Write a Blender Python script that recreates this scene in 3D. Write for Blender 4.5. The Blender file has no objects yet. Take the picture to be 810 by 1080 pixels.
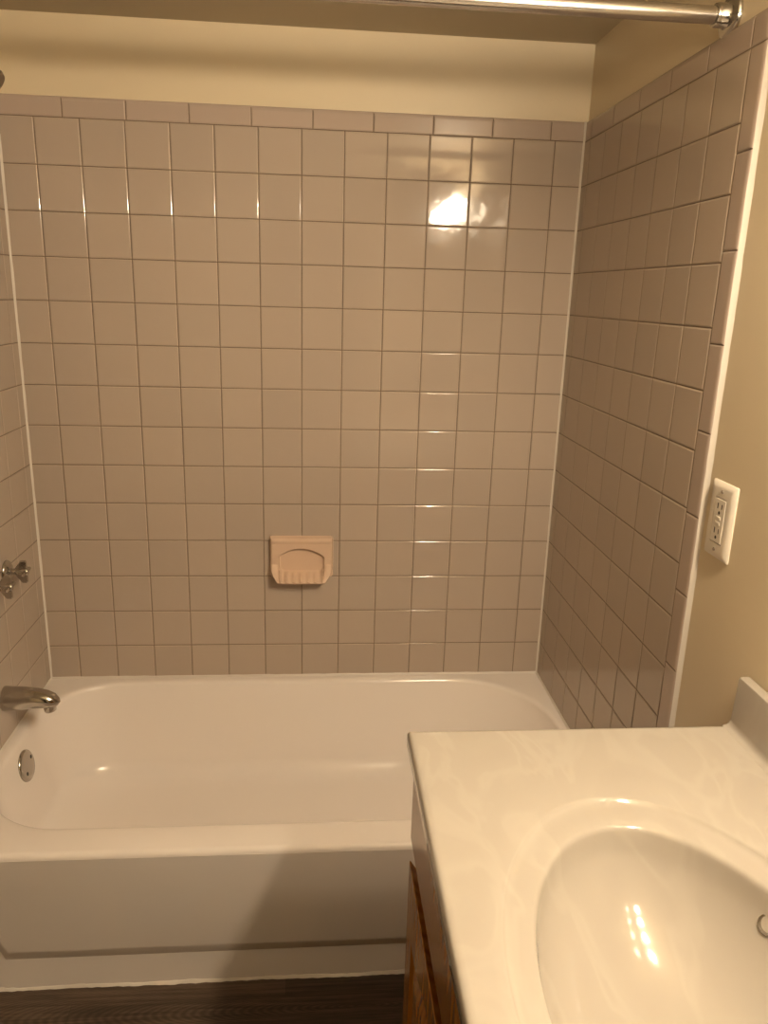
import bpy, bmesh, math, random
from mathutils import Vector, Matrix
random.seed(4)
scene = bpy.context.scene
COL = scene.collection

# ------------------------------------------------------------------ camera, world, exposure
cam_d = bpy.data.cameras.new('camera')
cam = bpy.data.objects.new('camera', cam_d)
COL.objects.link(cam)
cam.location = (0.6957, -2.1256, 1.4758)
cam.rotation_euler = (1.29602624, -0.02862305, -0.07975441)
cam_d.sensor_fit = 'HORIZONTAL'
cam_d.sensor_width = 36.0
cam_d.lens = 815.24 / 810 * 36.0
cam_d.clip_start = 0.02
scene.camera = cam
world = bpy.data.worlds.new('world')
scene.world = world
world.use_nodes = True
world.node_tree.nodes['Background'].inputs[0].default_value = (1.0, 0.75, 0.5, 1)
world.node_tree.nodes['Background'].inputs[1].default_value = 0.0
vs = scene.view_settings
vs.view_transform = 'Standard'
vs.look = 'None'
vs.exposure = 0.0
vs.gamma = 1.0
vs.use_curve_mapping = False
LAMP_COLOR = (1.0, 0.81, 0.57)
LAMP_STRENGTH = 398.0

# ------------------------------------------------------------------ dimensions (metres)
XL, XR = -0.085, 1.3727            # tile faces of the two end walls
TD = 0.008                         # the tile stands this far off the painted wall
ZT = 1.867                         # height of the joint under the cap tiles
CEIL = ZT + 0.226
YF = -3.30                         # wall behind the camera
RIM = 0.360
P = 0.108                          # tile pitch

# ------------------------------------------------------------------ helpers
def setp(o, **kw):
    for k, v in kw.items():
        o[k] = v
    return o

def link(name, me, mat=None, parent=None):
    o = bpy.data.objects.new(name, me)
    COL.objects.link(o)
    if mat:
        for m in (mat if isinstance(mat, (list, tuple)) else [mat]):
            me.materials.append(m)
    if parent:
        o.parent = parent
    return o

def empty(name, loc, label, cat, group=None):
    o = bpy.data.objects.new(name, None)
    COL.objects.link(o)
    o.location = loc
    o.empty_display_size = 0.05
    o['label'] = label
    o['category'] = cat
    if group:
        o['group'] = group
    return o

class MB:
    """collects vertices and faces in world coordinates"""
    def __init__(self):
        self.v, self.f, self.mi, self.flat = [], [], [], []
    def add(self, pts, faces, mi=0):
        n = len(self.v)
        self.v += [tuple(p) for p in pts]
        for f in faces:
            self.f.append([i + n for i in f])
            self.mi.append(mi)
    def box(self, a, b, mi=0):
        x0, y0, z0 = a; x1, y1, z1 = b
        self.add([(x0,y0,z0),(x1,y0,z0),(x1,y1,z0),(x0,y1,z0),(x0,y0,z1),(x1,y0,z1),(x1,y1,z1),(x0,y1,z1)],
                 [(0,3,2,1),(4,5,6,7),(0,1,5,4),(1,2,6,5),(2,3,7,6),(3,0,4,7)], mi)
    def loops(self, loops, close0=False, close1=False, closed=True, mi=0):
        n = len(loops[0]); pts = [p for l in loops for p in l]; fs = []
        for k in range(len(loops) - 1):
            for i in range(n if closed else n - 1):
                j = (i + 1) % n
                fs.append((k*n+i, k*n+j, (k+1)*n+j, (k+1)*n+i))
        if close0: fs.append(tuple(reversed(range(n))))
        if close1: fs.append(tuple(range((len(loops)-1)*n, len(loops)*n)))
        self.add(pts, fs, mi)
    def lathe(self, prof, origin, axis, seg=32, squash=None):
        """prof: list of (radius, along); origin, axis: world"""
        ax = Vector(axis).normalized()
        up = Vector((0,0,1)) if abs(ax.z) < 0.9 else Vector((0,1,0))
        u = ax.cross(up).normalized(); w = u.cross(ax)
        o = Vector(origin); L = []
        for r, h in prof:
            L.append([o + ax*h + (u*math.cos(t)+w*math.sin(t))*max(r,1e-5) for t in (2*math.pi*i/seg for i in range(seg))])
        self.loops(L, True, True)
    def tube(self, pts, rad, seg=20):
        pts = [Vector(p) for p in pts]; L = []
        rads = rad if isinstance(rad, (list, tuple)) else [rad]*len(pts)
        prev = None
        for i, p in enumerate(pts):
            t = (pts[min(i+1,len(pts)-1)] - pts[max(i-1,0)]).normalized()
            if prev is None:
                up = Vector((0,0,1)) if abs(t.z) < .9 else Vector((0,1,0))
                u = t.cross(up).normalized()
            else:
                u = (prev - t*prev.dot(t)).normalized()
            prev = u; w = u.cross(t)
            r = rads[i]; ra, rb = r if isinstance(r, tuple) else (r, r)
            L.append([p + u*math.cos(a)*ra + w*math.sin(a)*rb for a in (2*math.pi*k/seg for k in range(seg))])
        self.loops(L, True, True)
    def build(self, name, mat, parent=None, smooth=True, angle=40, bevel=0, recalc=True):
        me = bpy.data.meshes.new(name)
        org = parent.matrix_world.translation.copy() if parent else Vector()
        if parent:
            org = Vector(parent['_o']) if '_o' in parent else org
        me.from_pydata([Vector(p) for p in self.v], [], self.f)
        for p, m in zip(me.polygons, self.mi):
            p.material_index = m
        if recalc or bevel:
            bm = bmesh.new(); bm.from_mesh(me)
            if bevel:
                es = [e for e in bm.edges if e.is_manifold and e.calc_face_angle(0) > math.radians(50)]
                bmesh.ops.bevel(bm, geom=es, offset=bevel, segments=3, profile=0.5, affect='EDGES')
            bmesh.ops.recalc_face_normals(bm, faces=bm.faces)
            bm.to_mesh(me); bm.free()
        if smooth:
            me.polygons.foreach_set('use_smooth', [True]*len(me.polygons))
            if self.flat:
                for k in self.flat: me.polygons[k].use_smooth = False
                for e in me.edges:          # the mitred corners of each tile stay crisp
                    if abs(e.vertices[0] - e.vertices[1]) == 4: e.use_edge_sharp = True
            else:
                me.set_sharp_from_angle(angle=math.radians(angle))
        o = link(name, me, mat, None)
        if parent:
            o.parent = parent
            o.matrix_parent_inverse = Matrix.Translation(-worldloc(parent))
        return o

def worldloc(o):
    v = Vector(o.location)
    p = o.parent
    if p:
        # children meshes are authored in world coordinates and sit at the world origin
        return Vector((0,0,0)) if o.type == 'MESH' else v
    return v

def rrect(x0, x1, y0, y1, r, M=12, K=14):
    """rounded rectangle, counter-clockwise; r = (r at x0y0, x1y0, x1y1, x0y1); same point count always"""
    if not isinstance(r, (tuple, list)): r = (r,)*4
    cs = [(x0+r[0], y0+r[0], r[0], math.pi), (x1-r[1], y0+r[1], r[1], 1.5*math.pi),
          (x1-r[2], y1-r[2], r[2], 0), (x0+r[3], y1-r[3], r[3], .5*math.pi)]
    pts = []
    for k, (cx, cy, rr, a0) in enumerate(cs):
        arc = [(cx+rr*math.cos(a0+i*.5*math.pi/M), cy+rr*math.sin(a0+i*.5*math.pi/M)) for i in range(M+1)]
        pts += arc
        nx = cs[(k+1) % 4]
        q = (nx[0]+nx[2]*math.cos(nx[3]), nx[1]+nx[2]*math.sin(nx[3]))
        for i in range(1, K):
            t = i/K
            pts.append((arc[-1][0]*(1-t)+q[0]*t, arc[-1][1]*(1-t)+q[1]*t))
    return pts

# ------------------------------------------------------------------ materials
def mat(name, color, rough=.5, metal=0.0, coat=0.0, spec=.5, build=None):
    m = bpy.data.materials.new(name)
    m.use_nodes = True
    nt = m.node_tree
    b = nt.nodes['Principled BSDF']
    b.inputs['Base Color'].default_value = (*color, 1)
    b.inputs['Roughness'].default_value = rough
    b.inputs['Metallic'].default_value = metal
    b.inputs['Coat Weight'].default_value = coat
    b.inputs['Specular IOR Level'].default_value = spec
    if build: build(nt, b)
    return m

def N(nt, t, **inp):
    n = nt.nodes.new(t)
    for k, v in inp.items():
        n.inputs[k].default_value = v
    return n

def coords(nt, scale=(1,1,1)):
    tc = nt.nodes.new('ShaderNodeTexCoord')
    mp = nt.nodes.new('ShaderNodeMapping')
    mp.inputs['Scale'].default_value = scale
    nt.links.new(tc.outputs['Object'], mp.inputs['Vector'])
    return mp.outputs['Vector']

def ramp(nt, fac, stops):
    r = nt.nodes.new('ShaderNodeValToRGB')
    el = r.color_ramp.elements
    while len(el) < len(stops): el.new(.5)
    for e, (p, c) in zip(el, stops):
        e.position = p; e.color = (*c, 1)
    nt.links.new(fac, r.inputs['Fac'])
    return r.outputs['Color']

def bump(nt, b, scale, strength, dist=.001, vec=None, detail=2):
    n = N(nt, 'ShaderNodeTexNoise', Scale=scale, Detail=detail)
    nt.links.new(vec or coords(nt), n.inputs['Vector'])
    bp = N(nt, 'ShaderNodeBump', Strength=strength, Distance=dist)
    nt.links.new(n.outputs['Fac'], bp.inputs['Height'])
    nt.links.new(bp.outputs['Normal'], b.inputs['Normal'])

def tile_build(c0, c1):
    def f(nt, b):
        g = nt.nodes.new('ShaderNodeNewGeometry')
        col = ramp(nt, g.outputs['Random Per Island'], [(0, c0), (1, c1)])
        nt.links.new(col, b.inputs['Base Color'])
        bump(nt, b, 22, .10, .004)
    return f

def paint_build(nt, b):
    bump(nt, b, 160, .12, .0008, detail=3)

def wood_build(nt, b):
    v = coords(nt, (1.0, 6.0, 1.0))
    n = N(nt, 'ShaderNodeTexNoise', Scale=6, Detail=5, Distortion=.6)
    v2 = coords(nt, (14, 9, 1.2))
    nt.links.new(v2, n.inputs['Vector'])
    w = N(nt, 'ShaderNodeTexWave', Scale=3.0, Distortion=5.0, Detail=2)
    w.bands_direction = 'Y'
    nt.links.new(coords(nt, (3, 4, .5)), w.inputs['Vector'])
    mx = N(nt, 'ShaderNodeMath'); mx.operation = 'MULTIPLY_ADD'
    mx.inputs[1].default_value = .35
    nt.links.new(w.outputs['Fac'], mx.inputs[0]); nt.links.new(n.outputs['Fac'], mx.inputs[2])
    col = ramp(nt, mx.outputs[0], [(.3, (.25, .100, .013)), (.62, (.37, .155, .020)), (.95, (.45, .205, .034))])
    nt.links.new(col, b.inputs['Base Color'])

def floor_build(nt, b):
    tc = coords(nt)
    br = nt.nodes.new('ShaderNodeTexBrick')
    br.offset = .37
    br.inputs['Color1'].default_value = (.2, .2, .2, 1)
    br.inputs['Color2'].default_value = (.8, .8, .8, 1)
    br.inputs['Mortar'].default_value = (.0, .0, .0, 1)
    br.inputs['Scale'].default_value = 1
    br.inputs['Mortar Size'].default_value = .0008
    br.inputs['Brick Width'].default_value = 1.22
    br.inputs['Row Height'].default_value = .15
    mp = nt.nodes.new('ShaderNodeMapping')
    mp.inputs['Location'].default_value = (.59, .03, 0)
    nt.links.new(tc, mp.inputs['Vector']); nt.links.new(mp.outputs['Vector'], br.inputs['Vector'])
    # cathedral grain: rings stretched along the plank
    w = N(nt, 'ShaderNodeTexWave', Scale=26.0, Distortion=2.0, Detail=2)
    w.wave_type = 'RINGS'; w.rings_direction = 'Z'
    m2 = nt.nodes.new('ShaderNodeMapping')
    m2.inputs['Location'].default_value = (-.80*.6, .815*5, 0)
    m2.inputs['Scale'].default_value = (.6, 5, 1)
    nt.links.new(tc, m2.inputs['Vector']); nt.links.new(m2.outputs['Vector'], w.inputs['Vector'])
    n = N(nt, 'ShaderNodeTexNoise', Scale=5, Detail=6, Roughness=.65)
    nt.links.new(coords(nt, (1.2, 30, 1)), n.inputs['Vector'])
    a = N(nt, 'ShaderNodeMath'); a.operation = 'MULTIPLY_ADD'; a.inputs[1].default_value = .16
    nt.links.new(w.outputs['Fac'], a.inputs[0]); nt.links.new(n.outputs['Fac'], a.inputs[2])
    c = N(nt, 'ShaderNodeMath'); c.operation = 'MULTIPLY_ADD'; c.inputs[1].default_value = .22
    nt.links.new(br.outputs['Color'], c.inputs[0]); nt.links.new(a.outputs[0], c.inputs[2])
    col = ramp(nt, c.outputs[0], [(.40, (.010, .006, .0035)), (.66, (.044, .028, .018)), (.90, (.105, .072, .05))])
    nt.links.new(col, b.inputs['Base Color'])

def marble_build(nt, b):
    n = N(nt, 'ShaderNodeTexNoise', Scale=4.5, Detail=2.5, Distortion=1.2, Roughness=.45)
    nt.links.new(coords(nt, (2.4, 1, 1)), n.inputs['Vector'])
    col = ramp(nt, n.outputs['Fac'], [(.30, (.385, .347, .302)), (.50, (.392, .355, .308)), (.575, (.412, .375, .326)), (.65, (.392, .355, .308))])
    nt.nodes[-1].color_ramp.interpolation = 'EASE'
    nt.links.new(col, b.inputs['Base Color'])

M_tile = mat('glazed_tile', (.5,.42,.36), .07, build=tile_build((.415,.347,.292), (.440,.366,.305)))
M_trim = mat('glazed_trim_tile', (.5,.42,.36), .07, build=tile_build((.415,.34,.292), (.445,.362,.31)))
M_grout = mat('grout', (.14,.097,.065), .9)
M_caulk = mat('white_caulk', (.62,.575,.52), .45)
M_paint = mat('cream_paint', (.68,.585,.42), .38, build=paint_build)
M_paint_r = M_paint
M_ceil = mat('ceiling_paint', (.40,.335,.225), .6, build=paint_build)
M_enamel = mat('white_enamel', (.80,.745,.705), .16)
M_marble = mat('cultured_marble', (.74,.62,.46), .08, coat=.0, build=marble_build)
M_chrome = mat('worn_chrome', (.50,.475,.44), .16, metal=1)
M_polish = mat('polished_chrome', (.72,.70,.67), .03, metal=1)
M_steel = mat('brushed_steel', (.62,.59,.56), .22, metal=1)
M_ceramic = mat('pink_beige_ceramic', (.64,.475,.36), .2)
M_plastic = mat('ivory_plastic', (.74,.68,.59), .35)
M_dark = mat('dark_slot', (.02,.016,.012), .6)
M_wood = mat('varnished_oak', (.4,.18,.05), .26, coat=.08, build=wood_build)
M_woodin = mat('oak_shadow_gap', (.13,.045,.018), .45)
M_floor = mat('vinyl_plank', (.1,.07,.05), .42, build=floor_build)
M_mirror = mat('mirror_glass', (.85,.86,.85), .02, metal=1)
M_bulb = bpy.data.materials.new('lit_bulb'); M_bulb.use_nodes = True
_nt = M_bulb.node_tree; _nt.nodes.clear()
_e = N(_nt, 'ShaderNodeEmission', Color=(*LAMP_COLOR, 1), Strength=LAMP_STRENGTH)
_o = _nt.nodes.new('ShaderNodeOutputMaterial'); _nt.links.new(_e.outputs[0], _o.inputs[0])

# ------------------------------------------------------------------ the room
def struct(name, a, b, m):
    mb = MB(); mb.box(a, b)
    o = mb.build(name, m, smooth=False)
    o['kind'] = 'structure'
    return o
T = .1
xl, xr = XL - TD, XR + TD
XF = -1.65                          # unseen left side, widened in front of the tub alcove to lower bounced light
floor = struct('floor', (XF-T, YF-T, -T), (xr+T, TD+T, 0), M_floor)
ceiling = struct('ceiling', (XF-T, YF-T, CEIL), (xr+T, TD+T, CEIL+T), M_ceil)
wall_back = struct('wall_back', (XF-T, TD, 0), (xr+T, TD+T, CEIL), M_paint)
wall_left = struct('wall_left', (xl-T, -.92, 0), (xl, TD, CEIL), M_paint)
wall_far_left = struct('wall_far_left', (XF-T, YF, 0), (XF, TD, CEIL), M_paint)
wall_right = struct('wall_right', (xr, YF, 0), (xr+T, TD, CEIL), M_paint)
DX0, DX1, DH = .22, .98, 2.0        # unseen open doorway behind the camera, added to cut bounced light
mb = MB(); mb.box((XF-T, YF-T, 0), (DX0, YF, CEIL)); mb.box((DX1, YF-T, 0), (xr+T, YF, CEIL)); mb.box((DX0, YF-T, DH), (DX1, YF, CEIL))
wall_front = mb.build('wall_front', M_paint, smooth=False); wall_front['kind'] = 'structure'

# ------------------------------------------------------------------ wall tile
def tile(mb, W, u0, u1, v0, v1, bl=0, br=0, bb=0, bt=0, tilt=.0009):
    """one glazed tile; b* = 1 where that side is a rounded bullnose"""
    g = .0004
    u0 += 0 if bl else g; u1 -= 0 if br else g; v0 += 0 if bb else g; v1 -= 0 if bt else g
    if u1-u0 < .004 or v1-v0 < .004: return
    dep = (-.0078, -.0026, -.00125, -.00075, -.00015, 0)
    pn = (0, .0, .0004, .0012, .0026, .0034)
    pb = (0, .0004, .0020, .0034, .0065, .0098)
    ta, tb = random.uniform(-tilt, tilt), random.uniform(-tilt, tilt)
    cu, cv = (u0+u1)/2, (v0+v1)/2
    L = []
    for k in range(6):
        i = [(pb if f else pn)[k] for f in (bl, br, bb, bt)]
        q = [(u0+i[0], v0+i[2]), (u1-i[1], v0+i[2]), (u1-i[1], v1-i[3]), (u0+i[0], v1-i[3])]
        L.append([W(u, v, dep[k] + (ta*(u-cu)+tb*(v-cv) if k > 0 else 0)) for u, v in q])
    n0 = len(mb.f)
    mb.loops(L, close1=True)
    mb.flat.append(len(mb.f)-1)

def cuts(a, b, joints):
    js = [a] + sorted(j for j in joints if a+.003 < j < b-.003) + [b]
    return list(zip(js[:-1], js[1:]))

def field(mb, W, us, vs_):
    for a, b in us:
        for c, d in vs_:
            tile(mb, W, a, b, c, d)

CAP = .047
rows = cuts(RIM-.012, ZT, [ZT - P*j for j in range(0, 18)])
# back wall
Wb = lambda u, v, d: (u, -d, v)
mb = MB(); field(mb, Wb, cuts(XL, XR, [i*P for i in range(0, 14)]), rows)
mb.build('square_tile', M_tile, wall_back)
mb = MB()
for a, b in cuts(XL, XR, [.0687+.1518*k for k in range(0, 10)]):
    tile(mb, Wb, a, b, ZT, ZT+CAP, bt=1)
mb.build('cap_tile', M_trim, wall_back)
mb = MB(); mb.box((XL, .0013, RIM-.012), (XR, TD, ZT+CAP-.004)); mb.build('grout', M_grout, wall_back, smooth=False)

def side_wall(W, wall, x_face, x_wall):
    K0 = .799; E = .848
    cols = cuts(0, K0, [K0 - P*k for k in range(0, 9)])
    mb = MB(); field(mb, W, cols, rows)
    low = cuts(0, RIM-.012, [ZT - P*j for j in range(0, 18)])
    field(mb, W, [(.762, K0)], low)
    mb.build('square_tile', M_tile, wall)
    mb = MB()
    for a, b in cuts(0, K0, [.046+.152*k for k in range(0, 9)]):
        tile(mb, W, a, b, ZT, ZT+CAP, bt=1)
    tile(mb, W, K0, E, ZT, ZT+CAP, bt=1, br=1)
    for a, b in cuts(0, ZT, [ZT-.154-.152*k for k in range(0, 14)]):
        tile(mb, W, K0, E, a, b, br=1)
    mb.build('bullnose_tile', M_trim, wall)
    mb = MB()
    x0, x1 = sorted((x_face + (.0013 if x_wall > x_face else -.0013), x_wall))
    mb.box((x0, -E+.006, RIM-.012), (x1, 0, ZT+CAP-.004))
    mb.box((x0, -E+.006, 0), (x1, -.762, RIM-.012))
    mb.build('grout', M_grout, wall, smooth=False)
side_wall(lambda u, v, d: (XR-d, -u, v), wall_right, XR, xr)
side_wall(lambda u, v, d: (XL+d, -u, v), wall_left, XL, xl)

# caulk lines in the corners and down the outer tile edges
def wobble_strip(mb, base, along, A, B, n, wa, wb, jit):
    """three-sided bead: base point, direction 'along' of given vector, A and B the two legs"""
    L = []
    for i in range(n+1):
        t = i/n
        j = 1 + random.uniform(-jit, jit)
        p = Vector(base) + Vector(along)*t
        a = Vector(A)*wa*j; b = Vector(B)*wb*j
        L.append([p, p+a, p+a*.62+b*.30, p+a*.30+b*.62, p+b])
    mb.loops(L, True, True)
hb = ZT+CAP-RIM
mb = MB(); wobble_strip(mb, (XL+.0001, -.0001, RIM), (0,0,hb-.09), (1,0,0), (0,-1,0), 46, .0046, .0046, .15)
mb.build('caulk_bead', M_caulk, wall_left)
mb = MB(); wobble_strip(mb, (XR-.0001, -.0001, RIM), (0,0,hb), (-1,0,0), (0,-1,0), 46, .0046, .0046, .15)
mb.build('caulk_bead', M_caulk, wall_right)
mb = MB(); wobble_strip(mb, (xr-.0001, -.8472, 0), (0,0,ZT+CAP), (0,-1,0), (-1,0,0), 90, .0090, .0064, .12)
mb.build('caulk_bead', M_caulk, wall_right)
mb = MB(); wobble_strip(mb, (xl+.0001, -.8472, 0), (0,0,ZT+CAP), (0,-1,0), (1,0,0), 90, .0090, .0064, .12)
mb.build('caulk_bead', M_caulk, wall_left)

# ------------------------------------------------------------------ bathtub
tub = empty('bathtub', (.644, -.38, 0), 'white enamel alcove bathtub with embossed apron between the tiled walls', 'bathtub')
mb = MB()
x0, x1, yb, yf = XL+.0015, XR-.0015, -.0015, -.757
ox0, ox1, oy0, oy1 = -.058, 1.345, -.668, -.034
RC = (.205, .27, .27, .205)
def opening(il, ir, ifr, ib, z, shrink):
    hm = min(ox1-ir-ox0-il, oy1-ib-oy0-ifr)*.5-.002
    r = tuple(min(hm, max(.05, q - shrink)) for q in RC)
    return [(x, y, z) for x, y in rrect(ox0+il, ox1-ir, oy0+ifr, oy1-ib, r)]
def outer(y, z, e=0.0):
    return [(a, b, z) for a, b in rrect(x0+e, x1-e, y, yb-e, .0015)]
L = [outer(-.735, 0.0004), outer(-.735, RIM-.05), outer(-.737, RIM-.036), outer(-.7535, RIM-.024), outer(-.757, RIM-.015)]
for a in (20, 40, 60, 80, 90):
    t = math.radians(a)
    L.append(outer(-.757+.013*(1-math.cos(t)), RIM-.013+.013*math.sin(t)))
for o, dz in ((-.022, 0), (-.013, -.0004), (-.006, -.0022), (-.002, -.0055), (0, -.010), (.002, -.018)):
    L.append(opening(o, o, o, o, RIM+dz, o))
WL, WR, WF, WB_ = .040, .20, .050, .046           # how far each wall leans in by the start of the bottom cove
ZS = -.215
for s in (.12, .25, .4, .55, .7, .85, 1.0):
    L.append(opening(.002+WL*s, .002+WR*s**1.15, .002+WF*s, .002+WB_*s, RIM-.018+(ZS+.018)*s, .002+.06*s))
Rl, Rr, Rf, Rb = .150, .10, .06, .065
zl = RIM+ZS
for a in range(1, 9):
    t = math.radians(a*90/8)
    L.append(opening(.002+WL+Rl*(1-math.cos(t)), .002+WR+Rr*(1-math.cos(t)), .002+WF+Rf*(1-math.cos(t)), .002+WB_+Rb*(1-math.cos(t)),
                     zl-.060*math.sin(t), .062+.05*(1-math.cos(t))))
for k, dz in ((.06, -.001), (.12, -.002), (.18, -.0025)):
    L.append(opening(.002+WL+Rl+k, .002+WR+Rr+k, .002+WF+Rf+k*.7, .002+WB_+Rb+k*.7, zl-.060+dz, .112+k*.3))
mb.loops(L, False, True)
# embossed apron panel with clipped lower corners
zt_, zb_ = RIM-.012, ZT-1.7545
za, zbk = zb_+.066, ZT-1.786
F = [(-.035, zt_), (-.035, za+.085), (.016, za), (.048, zb_), (1.24, zb_), (1.272, za), (1.323, za+.085), (1.323, zt_)]
G = [(-.053, zt_), (-.053, za+.078), (-.002, za-.010), (.034, zbk), (1.254, zbk), (1.290, za-.010), (1.341, za+.078), (1.341, zt_)]
def yl(z): return -.7572+.011*(zt_-z)/(zt_-zb_)        # the panel leans in towards its foot
mb.loops([[(x, -.733, z) for x, z in G], [(x, -.7352, z) for x, z in G],
          [(x*.25+a*.75, yl(c)+.0012, z*.25+c*.75) for (x, z), (a, c) in zip(G, F)],
          [(x, yl(z), z) for x, z in F]], True, True)
tub_body = mb.build('tub_body', M_enamel, tub, angle=38)

# caulk along the tub: back rim and floor line
mb = MB()
wobble_strip(mb, (x0, -.0002, RIM-.0002), (x1-x0, 0, 0), (0,-1,0), (0,0,1), 60, .0048, .0052, .15)
wobble_strip(mb, (x1+.0012, -.002, RIM-.0002), (0,-.75,0), (-1,0,0), (0,0,1), 40, .0048, .0052, .15)
wobble_strip(mb, (x0-.0012, -.002, RIM-.0002), (0,-.75,0), (1,0,0), (0,0,1), 40, .0044, .0046, .15)
setp(mb.build('rim_caulk', M_caulk, tub))
mb = MB(); L = []
n = 130
for i in range(n+1):
    x = x0+.002+(x1-x0-.004)*i/n
    h = .0052+random.uniform(-.0014, .0014)+.0015*math.sin(i*.31)
    w = .0045+random.uniform(-.0012, .0012)+.0012*math.sin(i*.17+1)
    L.append([(x, -.7345, 0.0004), (x, -.735-w, .0004), (x, -.735-w*.6, h*.55), (x, -.735-w*.18, h), (x, -.7345, h)])
mb.loops(L, True, True)
mb.build('floor_caulk', M_caulk, tub)

# overflow plate on the drain-end wall
def wall_at(z):   # inner x of the drain-end wall at height z
    s = (RIM-.018-z)/(-ZS-.018); return ox0+.002+WL*max(0, s)
zo, yo = ZT-1.576, -.337
pl = Vector((wall_at(zo)+.0005, yo, zo))
nrm = Vector((1, -.02, .20)).normalized()
mb = MB(); mb.lathe([(.0405, -.004), (.0405, .001), (.0395, .004), (.036, .0062), (.026, .0072), (.0, .0074)], pl, nrm, 40)
ovp = mb.build('overflow_plate', M_chrome, tub)
for hs, hu in ((.017, -.0140), (-.0235, .0100)):
    mb = MB()
    side = nrm.cross(Vector((0,0,1))).normalized(); up = side.cross(nrm)
    c = pl + nrm*.0066 + side*hs + up*hu 
    mb.lathe([(.0052, -.001), (.0052, .0006), (.004, .0008), (.0, .0008)], c, nrm, 16)
    mb.build('screw_hole', M_dark, ovp)
mb = MB(); c = pl + nrm*.001 + Vector((0,0,-.0385)); mb.lathe([(.009,-.003),(.009,.004),(.007,.005),(0,.005)], c, nrm, 16)
mb.build('drip_slot', M_dark, ovp)

# ------------------------------------------------------------------ tub spout
sp = empty('tub_spout', (XL, -.32, .45), 'chrome tub spout on the left tiled wall above the tub rim', 'spout')
mb = MB(); zc = ZT-1.393; yy = -.32
SPL = .122
prof = [(0, 0, .0305, .0315), (.010, 0, .030, .031), (.05, .0, .0275, .0285), (.08, -.001, .0255, .0260), (.100, -.004, .0240, .0225),
        (.114, -.008, .0215, .0185), (.123, -.0135, .0165, .0135), (.1275, -.018, .010, .009)]
mb.tube([(XL+a, yy, zc+b) for a, b, c, d in prof], [(c, d) for a, b, c, d in prof], 32)
mb.build('spout_body', M_chrome, sp)
mb = MB(); mb.lathe([(.0135,0),(.0150,.006),(.0145,.018),(.0138,.020),(.0115,.020),(.0110,.008),(0,.008)], (XL+.106, yy, zc-.016), (.12,0,-1), 28)
mb.build('outlet_nozzle', M_chrome, sp)

# ------------------------------------------------------------------ faucet handles
def handle(y, z, label):
    t = empty('faucet_handle', (XL, y, z), label, 'faucet handle', 'faucet handles on the left wall')
    mb = MB(); mb.lathe([(.029,0),(.029,.0025),(.027,.006),(.021,.010),(.0145,.0125),(.0,.0130)], (XL+.0004, y, z), (1,0,0), 36)
    mb.build('escutcheon', M_chrome, t)
    mb = MB(); mb.lathe([(.0085,0),(.0085,.018),(.007,.022),(.0075,.030),(.010,.036),(.010,.045),(.0085,.0475),(0,.0482)], (XL+.012-.006, y, z), (1,0,0), 24)
    mb.build('stem', M_chrome, t)
    mb = MB()
    # four flared wings, wider towards the outer end
    sec = [(.022, .0060), (.026, .0105), (.0395, .0285), (.043, .0300), (.0535, .0300), (.0550, .0280)]
    for k in range(4):
        a = k*math.pi/2
        e1 = Vector((0, math.cos(a), math.sin(a))); e2 = Vector((0, -math.sin(a), math.cos(a)))
        L = []
        for x, r in sec:
            c = Vector((XL+x*.93, y, z))
            hw0, hw1 = .0050, .0036
            L.append([c+e2*hw0, c+e1*(r-.003)+e2*hw1, c+e1*r+e2*hw1*.4, c+e1*r-e2*hw1*.4, c+e1*(r-.003)-e2*hw1, c-e2*hw0])
        mb.loops(L, True, True)
    mb.build('cross_handle', M_chrome, t, angle=30)
    return t
handle(-.231, ZT-1.0885, 'chrome winged faucet handle nearer the back corner, farther of the two on the left wall')
handle(-.334, ZT-1.0895, 'chrome winged faucet handle at the photo edge, nearer of the two on the left wall')

# ------------------------------------------------------------------ shower head
sh = empty('showerhead', (XL, -.32, ZT+.06), 'dark metal shower head at the top of the left wall by the cap tiles', 'shower head')
mb = MB(); mb.lathe([(.030,0),(.030,.002),(.026,.007),(.013,.011),(0,.012)], (xl+.0004, -.32, ZT+.085), (1,0,0), 32); mb.build('wall_flange', M_chrome, sh)
mb = MB(); mb.tube([(xl+.006,-.32,ZT+.085),(xl+.03,-.32,ZT+.083),(xl+.055,-.32,ZT+.068),(xl+.078,-.32,ZT+.036)], .0105, 20); mb.build('shower_arm', M_chrome, sh)
ax = Vector((.72, 0, -.70)).normalized()
mb = MB(); mb.lathe([(0,-.004),(.012,-.003),(.0155,.006),(.013,.014),(.016,.022),(.027,.042),(.0355,.056),(.0370,.064),(.0345,.070),(.0,.068)], (xl+.072,-.32,ZT+.040), ax, 32)
mb.build('spray_head', mat('dark_aged_chrome', (.30,.26,.21), .28, metal=1), sh, angle=25)

# ------------------------------------------------------------------ shower curtain rod
YR, ZR = -.705, ZT+.073
rod = empty('shower_curtain_rod', (.644, YR, ZR), 'bare brushed steel shower curtain rod spanning the tub alcove near the ceiling', 'curtain rod')
mb = MB(); mb.tube([(xl+.004, YR, ZR), (.3, YR, ZR), (.8, YR, ZR), (xr-.004, YR, ZR)], .0137, 28); mb.build('rod_tube', M_steel, rod)
for s, xw in ((1, xl), (-1, xr)):
    mb = MB(); mb.lathe([(.0355,.0002),(.0355,.003),(.034,.0065),(.029,.009),(.0205,.0105),(.0185,.013),(.0185,.028),(.0175,.031),(.0140,.032)], (xw, YR, ZR), (s,0,0), 36)
    mb.build('end_flange', M_chrome, rod)

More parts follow.
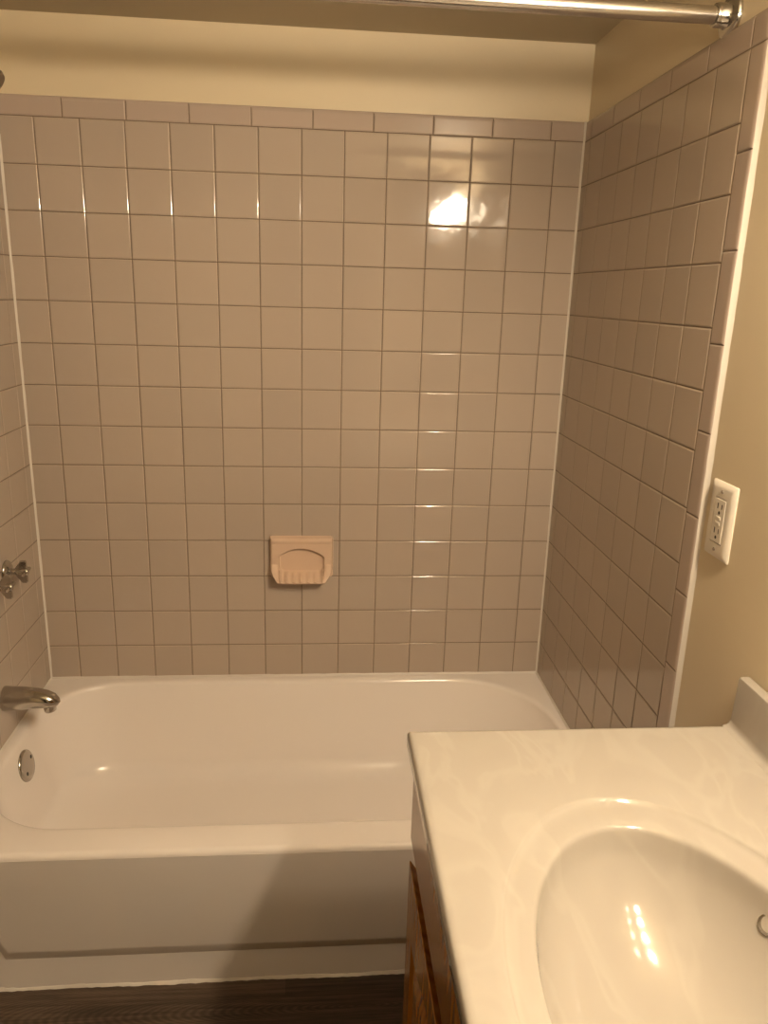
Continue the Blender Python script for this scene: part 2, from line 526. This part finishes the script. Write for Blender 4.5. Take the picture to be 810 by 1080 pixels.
# ------------------------------------------------------------------ ceramic soap dish
sd = empty('soap_dish', (.648, 0, ZT-1.2), 'pinkish ceramic soap dish with ridged tray set in the back tile wall', 'soap dish')
zt0, zb0 = ZT-1.0655, ZT-1.2005
H = zt0-zb0; NX, NZ = 128, 112
def sm(a, b, x):
    t = min(1, max(0, (x-a)/(b-a))); return t*t*(3-2*t)
def dish(u, v, hw):
    """depth off the wall; u from the centre, v from the bottom (metres), hw = half width at this height"""
    d = .022
    # arched niche
    un = u/.066
    if abs(un) < 1.15:
        top = .102 - .026*abs(un)**2.1
        ins = sm(-.0016, .0016, top-v) * sm(-.0016, .0016, .064-abs(u))
        d -= .012*ins
    # top moulding
    d += .0022*sm(.118, .124, v)
    # tray: from the niche floor out to the lip
    c = sm(.050, .075, abs(u))                      # cheeks at the two ends start higher
    v_in = .034 + .022*c
    lip = .058 - .006*c
    v_lip = .0125
    if v < v_in:
        base = d
        t = min(1, (v_in-v)/(v_in-v_lip))
        d = base + (lip-base)*t**.9
        if abs(u) < .062 and v > v_lip-.002:
            r = .5+.5*math.cos(2*math.pi*u/.0205)
            d += .0100*r**1.3*sm(0, .25, t)*(1-sm(.82, 1.0, t))
    e = min(hw-abs(u), H-v)
    r = .007
    k = min(1, max(0, e/r)); rd = math.sqrt(max(0, 1-(1-k)**2))
    eb = min(1, max(0, v/.013)); rb = math.sqrt(max(0, 1-(1-eb)**2))
    return max(d*rd*rb, .0)
mb = MB(); pts, fs = [], []
for j in range(NZ+1):
    v = H*j/NZ
    hw = .0895 - .0215*(1-sm(-.004, .040, v))
    for i in range(NX+1):
        q = -1+2*i/NX
        q = math.copysign(1-(1-abs(q))**1.25, q)
        u = hw*q
        pts.append((.6478+u, -dish(u, v, hw), zb0+v))
for j in range(NZ):
    for i in range(NX):
        a = j*(NX+1)+i
        fs.append((a, a+1, a+NX+2, a+NX+1))
mb.add(pts, fs)
mb.build('dish_body', M_ceramic, sd, angle=70, recalc=False)
mb = MB(); q = rrect(.6478-.0905, .6478+.0905, zb0+.012, zt0+.001, .008, 5, 3)
mb.loops([[(x, .001, z) for x, z in q], [(x, -.0012, z) for x, z in q], [(.6478+(x-.6478)*.985, -.0022, zb0+H/2+(z-zb0-H/2)*.985) for x, z in q]], True, True)
mb.build('caulk_bead', M_ceramic, sd)

# ------------------------------------------------------------------ electrical outlet
yo0, yo1, zo0, zo1 = -.9525, -.8725, ZT-.8125, ZT-.6805
yc, zc = (yo0+yo1)/2, (zo0+zo1)/2
ol = empty('electrical_outlet', (xr, yc, zc), 'ivory rectangular outlet in a wall plate on the painted right wall', 'outlet')
def rl(hw, hh, r, d):
    return [(xr-d, yc+a, zc+b) for a, b in rrect(-hw, hw, -hh, hh, r, 4, 3)]
hw, hh = (yo1-yo0)/2, (zo1-zo0)/2
mb = MB()
mb.loops([rl(hw, hh, .003, .0), rl(hw, hh, .003, .0015), rl(hw-.0015, hh-.0015, .003, .0032), rl(hw-.008, hh-.008, .003, .0062), rl(hw-.012, hh-.012, .003, .0066),
          rl(.0192, .0395, .0015, .0066), rl(.0188, .0391, .0015, .0060), rl(.0188, .0391, .0015, .001)])
mb.build('wall_plate', M_plastic, ol, angle=30)
mb = MB(); mb.loops([rl(.0186, .0389, .001, .0012), rl(.0176, .0379, .001, .0012)], False, True); mb.build('gap_shadow', M_dark, ol)
mb = MB(); mb.loops([rl(.0174, .0377, .0012, .001), rl(.0174, .0377, .0012, .0064), rl(.0168, .0371, .0012, .0072)], False, True)
rec = mb.build('receptacle', M_plastic, ol, angle=30)
for zz in (.0215, -.0215):
    for k, (a, b, w, h) in enumerate(((-.0065, .004, .0011, .0042), (.0065, .004, .0013, .0048))):
        mb = MB(); mb.box((xr-.0074, yc+a-w, zc+zz+b-h), (xr-.0068, yc+a+w, zc+zz+b+h)); mb.build('slot', M_dark, rec, smooth=False)
    mb = MB(); mb.lathe([(.0030,0),(.0030,.0006),(0,.0006)], (xr-.0068, yc, zc+zz-.0075), (-1,0,0), 14); mb.build('ground_hole', M_dark, rec)
for zz in (.0045, -.0045):
    mb = MB(); mb.box((xr-.0080, yc-.007, zc+zz-.0030), (xr-.0066, yc+.007, zc+zz+.0030)); mb.build('reset_button', M_plastic, rec, bevel=.0005)
for s in (-1, 1):
    mb = MB(); mb.lathe([(.0034,0),(.0034,.0008),(.0026,.0016),(0,.0017)], (xr-.0064, yc, zc+s*.0505), (-1,0,0), 16); mb.build('screw', M_steel, ol)

# ------------------------------------------------------------------ vanity cabinet
VX, VY0, VY1 = .863, -2.070, -1.078
ZC = ZT-1.045                      # counter top surface
ZU = ZC-.030                       # its underside
van = empty('vanity_cabinet', (1.12, -1.57, 0), 'glossy honey oak vanity cabinet under the cream sink top', 'vanity cabinet')
mb = MB()
cq = lambda i, z: [(VX+.022+i, VY0+i, z), (xr-.001-i, VY0+i, z), (xr-.001-i, VY1-i, z), (VX+.022+i, VY1-i, z)]
mb.loops([cq(0, .09), cq(0, ZU-.0005), cq(.018, ZU-.0005), cq(.018, .108)], True, True)   # open at the top, the bowl hangs in it
mb.box((VX+.06, VY0, 0.0005), (xr-.001, VY1, .09))
mb.build('carcass', [M_wood], van, bevel=.0015)
mb = MB(); mb.box((VX, VY0, ZT-1.226), (VX+.0215, VY1, ZU-.0005)); mb.box((VX, VY0, .09), (VX+.0215, VY1, ZT-1.305)); mb.build('face_frame', M_wood, van, smooth=False)
mb = MB(); mb.box((.846, VY0+.004, ZT-1.230), (VX, VY1-.003, ZU-.006)); mb.build('false_drawer_front', M_wood, van, bevel=.003)
def door(y0, y1, z0, z1, hinge):
    def lp(i, arch, d):
        """outline inset i with a cathedral arch on the top edge"""
        a, b, c, e = y0+i, y1-i, z0+i, z1-i
        pts = []
        for k in range(10): pts.append((a+(b-a)*k/10, c))
        for k in range(10): pts.append((b, c+(e-arch-c)*k/10))
        for k in range(20):
            t = k/20; y = b+(a-b)*t
            bumpv = (math.sin(math.pi*min(1, max(0, (t-.12)/.76))))**1.4
            pts.append((y, e-arch+arch*bumpv))
        for k in range(10): pts.append((a, e-arch+(c-e+arch)*k/10))
        return [(.846+d, y, z) for y, z in pts]
    mb = MB()
    mb.loops([lp(.015, 0, .0168), lp(.0008, 0, .0025), lp(0, 0, .0012), lp(.0012, 0, 0), lp(.004, 0, 0), lp(.058, .05, 0), lp(.0605, .05, .005), lp(.066, .05, .0075),
              lp(.072, .05, .0075), lp(.095, .045, .0015), lp(.098, .045, .0010)], True, True)
    d = mb.build('cabinet_door', M_wood, van, angle=25)
    return d
ym = (VY0+VY1)/2
door(ym+.003, VY1-.003, .115, ZT-1.274, 1)
door(VY0+.004, ym-.003, .115, ZT-1.274, 0)

# ------------------------------------------------------------------ sink top
st = empty('sink_countertop', (1.1, -1.57, ZC), 'cream cultured marble countertop with integral oval sink on the oak vanity', 'sink countertop')
cx0, cx1, cy0, cy1 = .836, xr-.0008, -2.085, -1.064
SX, SY, SA, SB = 1.088, -1.560, .166, .267
angs = set(2*math.pi*i/144 for i in range(144))
for X in (cx0, cx1):
    for Y in (cy0, cy1):
        angs.add(math.atan2(Y-SY, X-SX) % (2*math.pi))
angs = sorted(angs)
def ell(da, z, k=1.0):
    return [(SX+(SA+da)*k*math.cos(t), SY+(SB+da*1.4)*k*math.sin(t), z) for t in eang]
# ellipse parameter so that each spoke keeps its direction
eang = [math.atan2(math.sin(t)/(SB), math.cos(t)/(SA)) for t in angs]
def rect(i, z):
    out = []
    a0, a1, b0, b1 = cx0+i-SX, cx1-SX, cy0+i-SY, cy1-i-SY
    for t in angs:
        c, s = math.cos(t), math.sin(t)
        m = 1e9
        # spokes are aimed at the un-inset rectangle, so corners stay corners
        if c > 1e-9: m = min(m, (cx1-SX)/c)
        if c < -1e-9: m = min(m, (cx0-SX)/c)
        if s > 1e-9: m = min(m, (cy1-SY)/s)
        if s < -1e-9: m = min(m, (cy0-SY)/s)
        x = min(max(m*c, a0), a1); y = min(max(m*s, b0), b1)
        out.append((SX+x, SY+y, z))
    return out
mb = MB()
L = [rect(.004, ZC-.030), rect(.0012, ZC-.0285), rect(0, ZC-.026), rect(0, ZC-.008), rect(.0012, ZC-.0042), rect(.0036, ZC-.0014), rect(.0075, ZC-.0002), rect(.012, ZC)]
def mixl(a, b, t): return [tuple(p*(1-t)+q*t for p, q in zip(u, v)) for u, v in zip(a, b)]
E0 = ell(.0385, ZC)
for t in (.35, .7): L.append(mixl(rect(.012, ZC), E0, t))
L.append(E0)
for da, dz in ((.0365, -.0006), (.0350, -.0022), (.0330, -.0042), (.0300, -.0056), (.0260, -.0062), (.016, -.0072), (.0060, -.0084), (.0032, -.0096), (.0011, -.0120), (0, -.0155), (-.001, -.021)):
    L.append(ell(da, ZC+dz))
D = .142
def bowl(k): return ZC-.021-(D-.021)*(1-((k-.10)/.90)**2.3)**(1/1.6)
for k in (.985, .965, .94, .91, .87, .82, .76, .69, .61, .52, .43, .34, .25, .17, .11):
    L.append(ell(-.001, bowl(k), k))
mb.loops(L, False, True)
top = mb.build('sink_top', M_marble, st, angle=50)
# backsplash along the wall, with a coved foot
bx = xr-.0012
prof = [(bx, ZC+.0002), (bx, ZC+.0845), (bx-.001, ZC+.0862), (bx-.0135, ZC+.0862), (bx-.0165, ZC+.0850), (bx-.0180, ZC+.0815), (bx-.0205, ZC+.012),
        (bx-.0225, ZC+.0058), (bx-.0265, ZC+.0022), (bx-.033, ZC+.0004)]
mb = MB()
def pr(y, k):
    return [((bx-(bx-x)*k), y, ZC+(z-ZC)*(1 if k == 1 else .992)) for x, z in prof]
mb.loops([pr(cy0+.002, .9), pr(cy0+.004, 1), pr(cy1-.0045, 1), pr(cy1-.0025, .96), pr(cy1-.0018, .88)], True, True)
mb.build('backsplash', M_marble, st, angle=40)
# overflow ring on the wall-side slope of the bowl
ko = .968
zov = bowl(ko)
to = .555
c = Vector((SX+SA*ko*math.cos(to)+.0, SY+SB*ko*math.sin(to), zov))
nv = Vector((-.80, -.32, .50)).normalized()
mb = MB(); mb.lathe([(.0125,-.003),(.0125,.0012),(.0115,.0024),(.0092,.0026),(.0085,.0012),(.0085,-.002)], c, nv, 28); ring = mb.build('overflow_ring', M_chrome, st)
mb = MB(); mb.lathe([(.0084,-.0015),(.0084,-.0005),(0,-.0005)], c, nv, 20); mb.build('overflow_opening', M_dark, ring)
# drain in the bottom of the bowl
mb = MB(); mb.lathe([(.026,-.004),(.026,.0022),(.022,.0036),(.018,.0028),(.0165,.004),(.010,.0075),(0,.008)], (SX, SY, ZC-D-.001), (0,0,1), 32); mb.build('drain', M_chrome, st)

# ------------------------------------------------------------------ mirror and lamp over the vanity (their light and reflections show)
mr = empty('wall_mirror', (xr, -1.62, 1.3), 'frameless wall mirror over the vanity backsplash', 'mirror')
mb = MB(); mb.box((xr-.006, -2.06, ZC+.115), (xr-.0005, -1.20, ZT-.100)); mb.build('mirror_glass', M_mirror, mr, bevel=.0015)
LZ = ZT-.025
vl = empty('vanity_light', (xr, -1.69, LZ), 'chrome vanity light strip with four lit globe bulbs above the mirror', 'light fixture')
mb = MB(); mb.box((xr-.010, -2.06, LZ-.068), (xr-.0005, -1.00, LZ+.068)); mb.build('light_strip', M_polish, vl, bevel=.002)
for k in range(4):
    y = -1.465-.152*k; X0 = xr-.0102
    mb = MB(); mb.lathe([(.021,0),(.021,.022),(.017,.030),(.014,.040)], (X0, y, LZ), (-1,0,0), 24); mb.build('socket', M_chrome, vl)
    mb = MB(); R = .035
    prof_ = [(.011, .036)]
    for a in range(0, 13):
        t = math.radians(-70+a*160/12)
        prof_.append((R*math.cos(t), .078+R*math.sin(t)))
    mb.lathe(prof_, (X0, y, LZ), (-1,0,0), 24); mb.build('bulb', M_bulb, vl)
